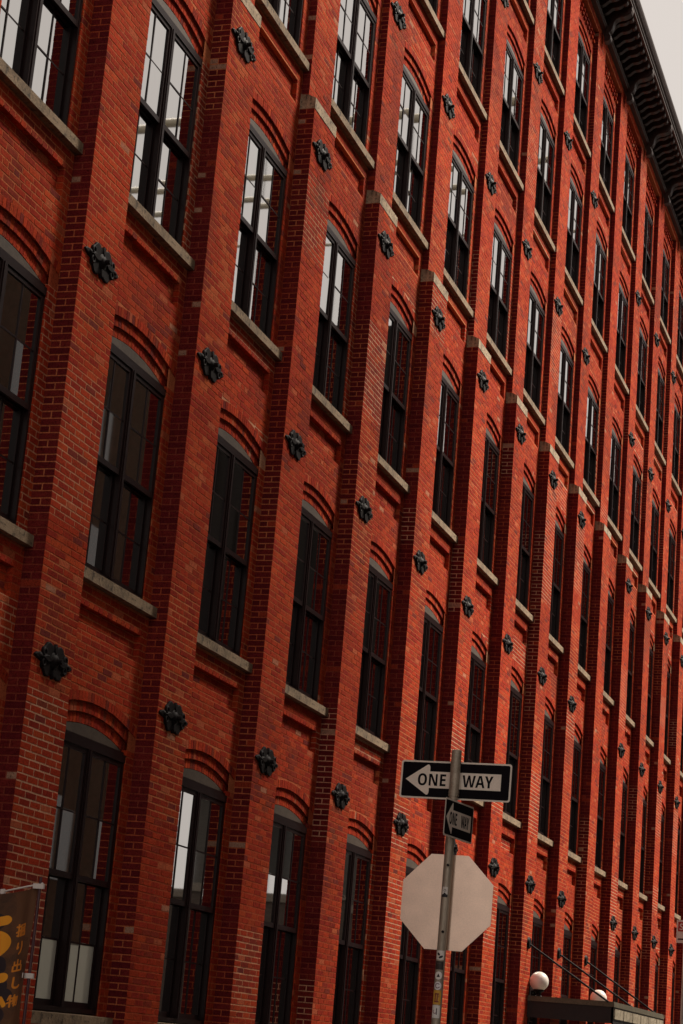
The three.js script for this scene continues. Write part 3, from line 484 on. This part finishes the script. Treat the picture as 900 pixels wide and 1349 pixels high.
// ---------------------------------------------------------------- shop banner on its pole
{
  const X = -3.63, Z = 1.935, ban = thing('shop_banner', [X, 0.13, Z]); tag(ban, 'dark brown cloth banner with orange japanese lettering on a thin pole', 'banner');
  const poleM = S(0.05, 0.012, 0.016, { roughness: 0.4 }), whiteM = S(0.62, 0.55, 0.50, { roughness: 0.5 });
  const T = 2.36;                                         // top of the pole above the pavement
  part('pole', new THREE.CylinderGeometry(0.010, 0.012, T + 0.02, 10).translate(0, T / 2, 0), poleM, ban);
  const base = part('foot', new THREE.CylinderGeometry(0.18, 0.22, 0.10, 20).translate(0, 0.05, 0), S(0.1, 0.1, 0.11), ban); void base;
  const A = new THREE.Vector3(0, T - 0.03, 0.02), B = new THREE.Vector3(0, T - 0.185, -0.62), d = B.clone().sub(A);
  part('crossbar', new THREE.CylinderGeometry(0.006, 0.006, d.length(), 8).applyQuaternion(new THREE.Quaternion().setFromUnitVectors(new THREE.Vector3(0, 1, 0), d.clone().normalize())).translate(...A.clone().add(B).multiplyScalar(0.5).toArray()), whiteM, ban);
  // cloth: a sheet 0.6 wide hanging left of the pole, gently rippled
  const NW = 24, NH = 60, Hc = 1.75, Wc = 0.58, pos = [], uv = [], idx = [];
  for (let j = 0; j <= NH; j++) for (let k = 0; k <= NW; k++) { const u = k / NW, v = j / NH, top = T - 0.055 - (1 - u) * 0.15; const y = top - v * Hc; pos.push(0.006 + 0.026 * Math.sin(u * 9 + v * 3) * (0.3 + u) + 0.016 * Math.sin(u * 19 - v * 6) + 0.007 * Math.sin(u * 31 + v * 14), y, -0.02 - (1 - u) * Wc); uv.push(u, 1 - v); }
  for (let j = 0; j < NH; j++) for (let k = 0; k < NW; k++) { const a = j * (NW + 1) + k; idx.push(a, a + NW + 1, a + 1, a + 1, a + NW + 1, a + NW + 2); }
  const g = new THREE.BufferGeometry(); g.setAttribute('position', new THREE.Float32BufferAttribute(pos, 3)); g.setAttribute('uv', new THREE.Float32BufferAttribute(uv, 2)); g.setIndex(idx); g.computeVertexNormals();
  const c = document.createElement('canvas'); c.width = 512; c.height = 1536; const q = c.getContext('2d');
  q.fillStyle = '#5c3a22'; q.fillRect(0, 0, 512, 1536);
  const r = rng(5); for (let k = 0; k < 260; k++) { const x = r() * 512, y = r() * 1536, rad = 10 + r() * 46; q.fillStyle = r() < 0.5 ? 'rgba(40,24,20,0.16)' : 'rgba(98,58,30,0.12)'; q.beginPath(); q.ellipse(x, y, rad, rad * (0.4 + r()), r() * 3, 0, 7); q.fill(); }
  // dark printed blot behind the large characters
  q.fillStyle = '#2a1c20'; for (let k = 0; k < 40; k++) { q.beginPath(); q.ellipse(230 + (r() - 0.5) * 300, 420 + (r() - 0.5) * 700, 60, 50, r() * 3, 0, 7); q.fill(); }
  q.lineCap = 'round'; q.lineJoin = 'round';
  const P = (pts, w, col, ox, oy, s) => { q.strokeStyle = col; q.lineWidth = w; q.beginPath(); pts.forEach((p, k) => (p.length === 2 ? (k ? q.lineTo(ox + p[0] * s, oy + p[1] * s) : q.moveTo(ox + p[0] * s, oy + p[1] * s)) : q.bezierCurveTo(ox + p[0] * s, oy + p[1] * s, ox + p[2] * s, oy + p[3] * s, ox + p[4] * s, oy + p[5] * s))); q.stroke(); };
  const OR = '#e0911f', ox = 105, s = 250;
  // chi
  P([[0.05, 0.25], [0.95, 0.2]], 54, OR, ox, 105, s); P([[0.42, 0.02], [0.28, 0.62]], 58, OR, ox, 105, s); P([[0.28, 0.62], [0.5, 0.45, 1.0, 0.45, 0.98, 0.72], [0.95, 1.0, 0.5, 1.05, 0.3, 1.02]], 52, OR, ox, 105, s);
  // yo / zu
  P([[0.0, 0.2], [1.0, 0.15]], 54, OR, ox, 440, s); P([[0.6, 0.0], [0.6, 0.5], [0.6, 0.8, 0.1, 0.8, 0.15, 0.55], [0.2, 0.35, 0.65, 0.4, 0.68, 0.6], [0.7, 0.85, 0.5, 1.0, 0.35, 1.08]], 48, OR, ox, 440, s); P([[0.85, 0.7], [0.95, 0.85]], 28, OR, ox, 440, s); P([[1.0, 0.62], [1.1, 0.77]], 28, OR, ox, 440, s);
  P([[0.0, 0.2], [1.0, 0.15]], 54, OR, ox, 790, s); P([[0.1, 0.55], [0.9, 0.5]], 52, OR, ox, 790, s); P([[0.55, 0.0], [0.5, 1.0]], 54, OR, ox, 790, s);
  // the narrow column of small characters
  const OC = '#c9781f', cx = 398, z = 62; let cy = 195; const w = 10;
  P([[0.0, 0.1], [0.3, 0.1]], w, OC, cx, cy, z); P([[0.15, -0.1], [0.15, 0.95], [0.05, 0.9]], w, OC, cx, cy, z); P([[0.0, 0.6], [0.3, 0.45]], w, OC, cx, cy, z); P([[0.42, 0.0], [0.95, 0.0], [0.95, 0.25], [0.45, 0.25]], w, OC, cx, cy, z); P([[0.44, 0.0], [0.36, 0.95]], w, OC, cx, cy, z); P([[0.55, 0.4], [0.55, 0.6], [0.95, 0.6], [0.95, 0.4]], w, OC, cx, cy, z); P([[0.75, 0.35], [0.75, 0.95]], w, OC, cx, cy, z); P([[0.52, 0.7], [0.52, 0.95], [1.0, 0.95], [1.0, 0.7]], w, OC, cx, cy, z);
  cy += 98; P([[0.25, 0.05], [0.2, 0.5], [0.32, 0.42]], w + 2, OC, cx, cy, z); P([[0.75, 0.0], [0.85, 0.5, 0.75, 0.8, 0.5, 1.0]], w + 2, OC, cx, cy, z);
  cy += 98; P([[0.5, 0.0], [0.5, 0.95]], w, OC, cx, cy, z); P([[0.15, 0.15], [0.15, 0.45], [0.85, 0.45], [0.85, 0.15]], w, OC, cx, cy, z); P([[0.05, 0.55], [0.05, 0.95], [0.95, 0.95], [0.95, 0.55]], w, OC, cx, cy, z);
  cy += 98; P([[0.3, 0.0], [0.28, 0.6], [0.28, 1.0, 0.75, 1.0, 0.9, 0.75]], w + 2, OC, cx, cy, z);
  cy += 98; P([[0.2, 0.0], [0.05, 0.35]], w, OC, cx, cy, z); P([[0.1, 0.25], [0.42, 0.25]], w, OC, cx, cy, z); P([[0.25, 0.0], [0.25, 1.0]], w, OC, cx, cy, z); P([[0.02, 0.65], [0.45, 0.5]], w, OC, cx, cy, z); P([[0.6, 0.0], [0.5, 0.4]], w, OC, cx, cy, z); P([[0.55, 0.2], [0.98, 0.2], [0.9, 0.9], [0.78, 0.9]], w, OC, cx, cy, z); P([[0.7, 0.25], [0.5, 0.75]], w, OC, cx, cy, z); P([[0.85, 0.25], [0.6, 0.95]], w, OC, cx, cy, z);
  const t = new THREE.CanvasTexture(c); t.colorSpace = THREE.SRGBColorSpace; t.needsUpdate = true;
  part('cloth', g, new THREE.MeshPhysicalMaterial({ map: t, roughness: 0.9, side: THREE.DoubleSide }), ban);
  for (const y of [T - 0.05, T - 0.62, T - 1.2]) part('clip', new THREE.BoxGeometry(0.022, 0.032, 0.075).translate(0, y, -0.008), whiteM, ban);
  part('loop', new THREE.BoxGeometry(0.02, 0.045, 0.028).rotateX(-0.2).translate(0.004, T - 0.105, -0.262), whiteM, ban);
}

// ---------------------------------------------------------------- kerbside sign far along the block
{
  const ps = thing('parking_sign', [26.0, 0.13, 1.85]); tag(ps, 'white parking regulation sign with red lettering on a thin kerbside post', 'sign');
  part('post', new THREE.CylinderGeometry(0.035, 0.035, 4.5, 12).translate(0, 2.25, 0), S(0.45, 0.42, 0.38, { roughness: 0.5, metalness: 0.3 }), ps);
  const pl = new THREE.Group(); pl.name = 'sign_board'; pl.rotation.y = -Math.PI / 2; pl.position.set(-0.045, 4.28, 0.06); ps.add(pl);
  part('plate', new THREE.BoxGeometry(0.46, 0.46, 0.006), S(0.70, 0.63, 0.58), pl);
  const red = S(0.42, 0.03, 0.03); const f = new MB(); f.box(-0.20, -0.06, 0.0, 0.19, 0.0035, 0.0045); part('red_block', f.geo(), red, pl);
  part('letter', lettering('S', 0.13).translate(-0.13, 0.095, 0.005), S(0.70, 0.63, 0.58), pl);
  part('bar', new MB().box(-0.20, 0.20, -0.17, -0.14, 0.0035, 0.0045).geo(), S(0.05, 0.02, 0.025), pl);
}

// ---------------------------------------------------------------- across the street, mirrored in the window panes, plus an added block for shade
{
  const winG = (() => { const g = new MB(); g.box(-0.62, 0.62, 0, 1.9, -0.02, 0.05, undefined, 'flrtb'); return g.geo(); })();
  function block(name, label, x0, x1, z0, z1, h, col, nx) {
    const g = thing(name, [x0, 0, z0]); tag(g, label, 'building');
    const mat = new THREE.MeshPhysicalMaterial({ color: new THREE.Color().setRGB(...col), map: stoneTex, roughness: 0.95, specularIntensity: 0.1 }); part('walls', new MB().box(0, x1 - x0, 0, h, 0, z1 - z0).geo(), mat, g);
    part('parapet', new MB().box(-0.15, x1 - x0 + 0.15, h, h + 0.5, -0.15, z1 - z0).geo(), S(0.20, 0.17, 0.14, { map: stoneTex }), g);
    const wm = S(0.03, 0.028, 0.03, { roughness: 0.15 }); let n = 0;
    for (let y = 1.4; y + 2.6 < h; y += 3.7) for (let k = 0; k < nx; k++) { const m = part(n ? `window_${String(n).padStart(3, '0')}` : 'window', winG, wm, g); n++; m.rotation.y = Math.PI; m.position.set((k + 0.5) * (x1 - x0) / nx, y, 0); }
    return g;
  }
  block('shading_warehouse', 'added unseen brown warehouse across the street, tall to shade the lower left facade', -9, 21.5, 14.5, 40, 32, [0.10, 0.058, 0.042], 9);  // added unseen block; its height keeps sun off the lower-left facade
  block('tan_warehouse', 'tan brick warehouse across the street beside the brown one', 21.6, 36.5, 14.5, 40, 20.4, [0.060, 0.046, 0.034], 4);
  block('far_shed', 'low dark shed standing under the steel bridge', 100, 109, 20, 150, 9.6, [0.10, 0.08, 0.07], 3);
  // steel bridge crossing the far end of the street
  const br = thing('steel_bridge', [112, 0, 0]); tag(br, 'dark steel girder bridge crossing high over the far end of the street', 'bridge');
  const steel = new THREE.MeshPhysicalMaterial({ color: new THREE.Color().setRGB(0.030, 0.026, 0.025), map: stoneTex, roughness: 0.9, specularIntensity: 0.1 });
  part('deck', new MB().box(0, 16, 20, 23, 8, 190).geo(), steel, br);
  for (const [z0, z1, y] of [[8, 18, 36], [18.01, 28, 41], [28.01, 190, 51]]) { part('girder', new MB().box(-0.4, 0.4, 23, y - 2, z0, z1).geo(), steel, br); part('top_chord', new MB().box(-1.0, 0.6, y - 2, y, z0, z1).geo(), steel, br); for (let z = z0 + 2; z < z1; z += 7) part('truss_post', new MB().box(-1.0, -0.41, 22, y - 2, z, z + 0.9).geo(), steel, br); }  // girder made solid and stepped in height to darken the pane reflections
  const cable = S(0.42, 0.37, 0.27, { roughness: 0.6 });
  for (const [y, r] of [[68, 0.34], [63.5, 0.24], [61.6, 0.22], [57.8, 0.12]]) part('cable', new THREE.CylinderGeometry(r, r, 182, 12).rotateX(Math.PI / 2).translate(0, y, 99), cable, br);
  for (let z = 12; z < 190; z += 6.5) part('suspender', new THREE.CylinderGeometry(0.05, 0.05, 17, 6).translate(0, 59.5, z), steel, br);
  for (const [z, w] of [[8, 28.2], [42, 3.0], [120, 6]]) part('pier', new MB().box(4, 12, 0, 21, z, z + w).geo(), S(0.10, 0.09, 0.08, { map: stoneTex }), br);
}
scene.traverse((o) => { if (o.isMesh) { o.castShadow = true; o.receiveShadow = true; } });
renderer.render(scene, camera);
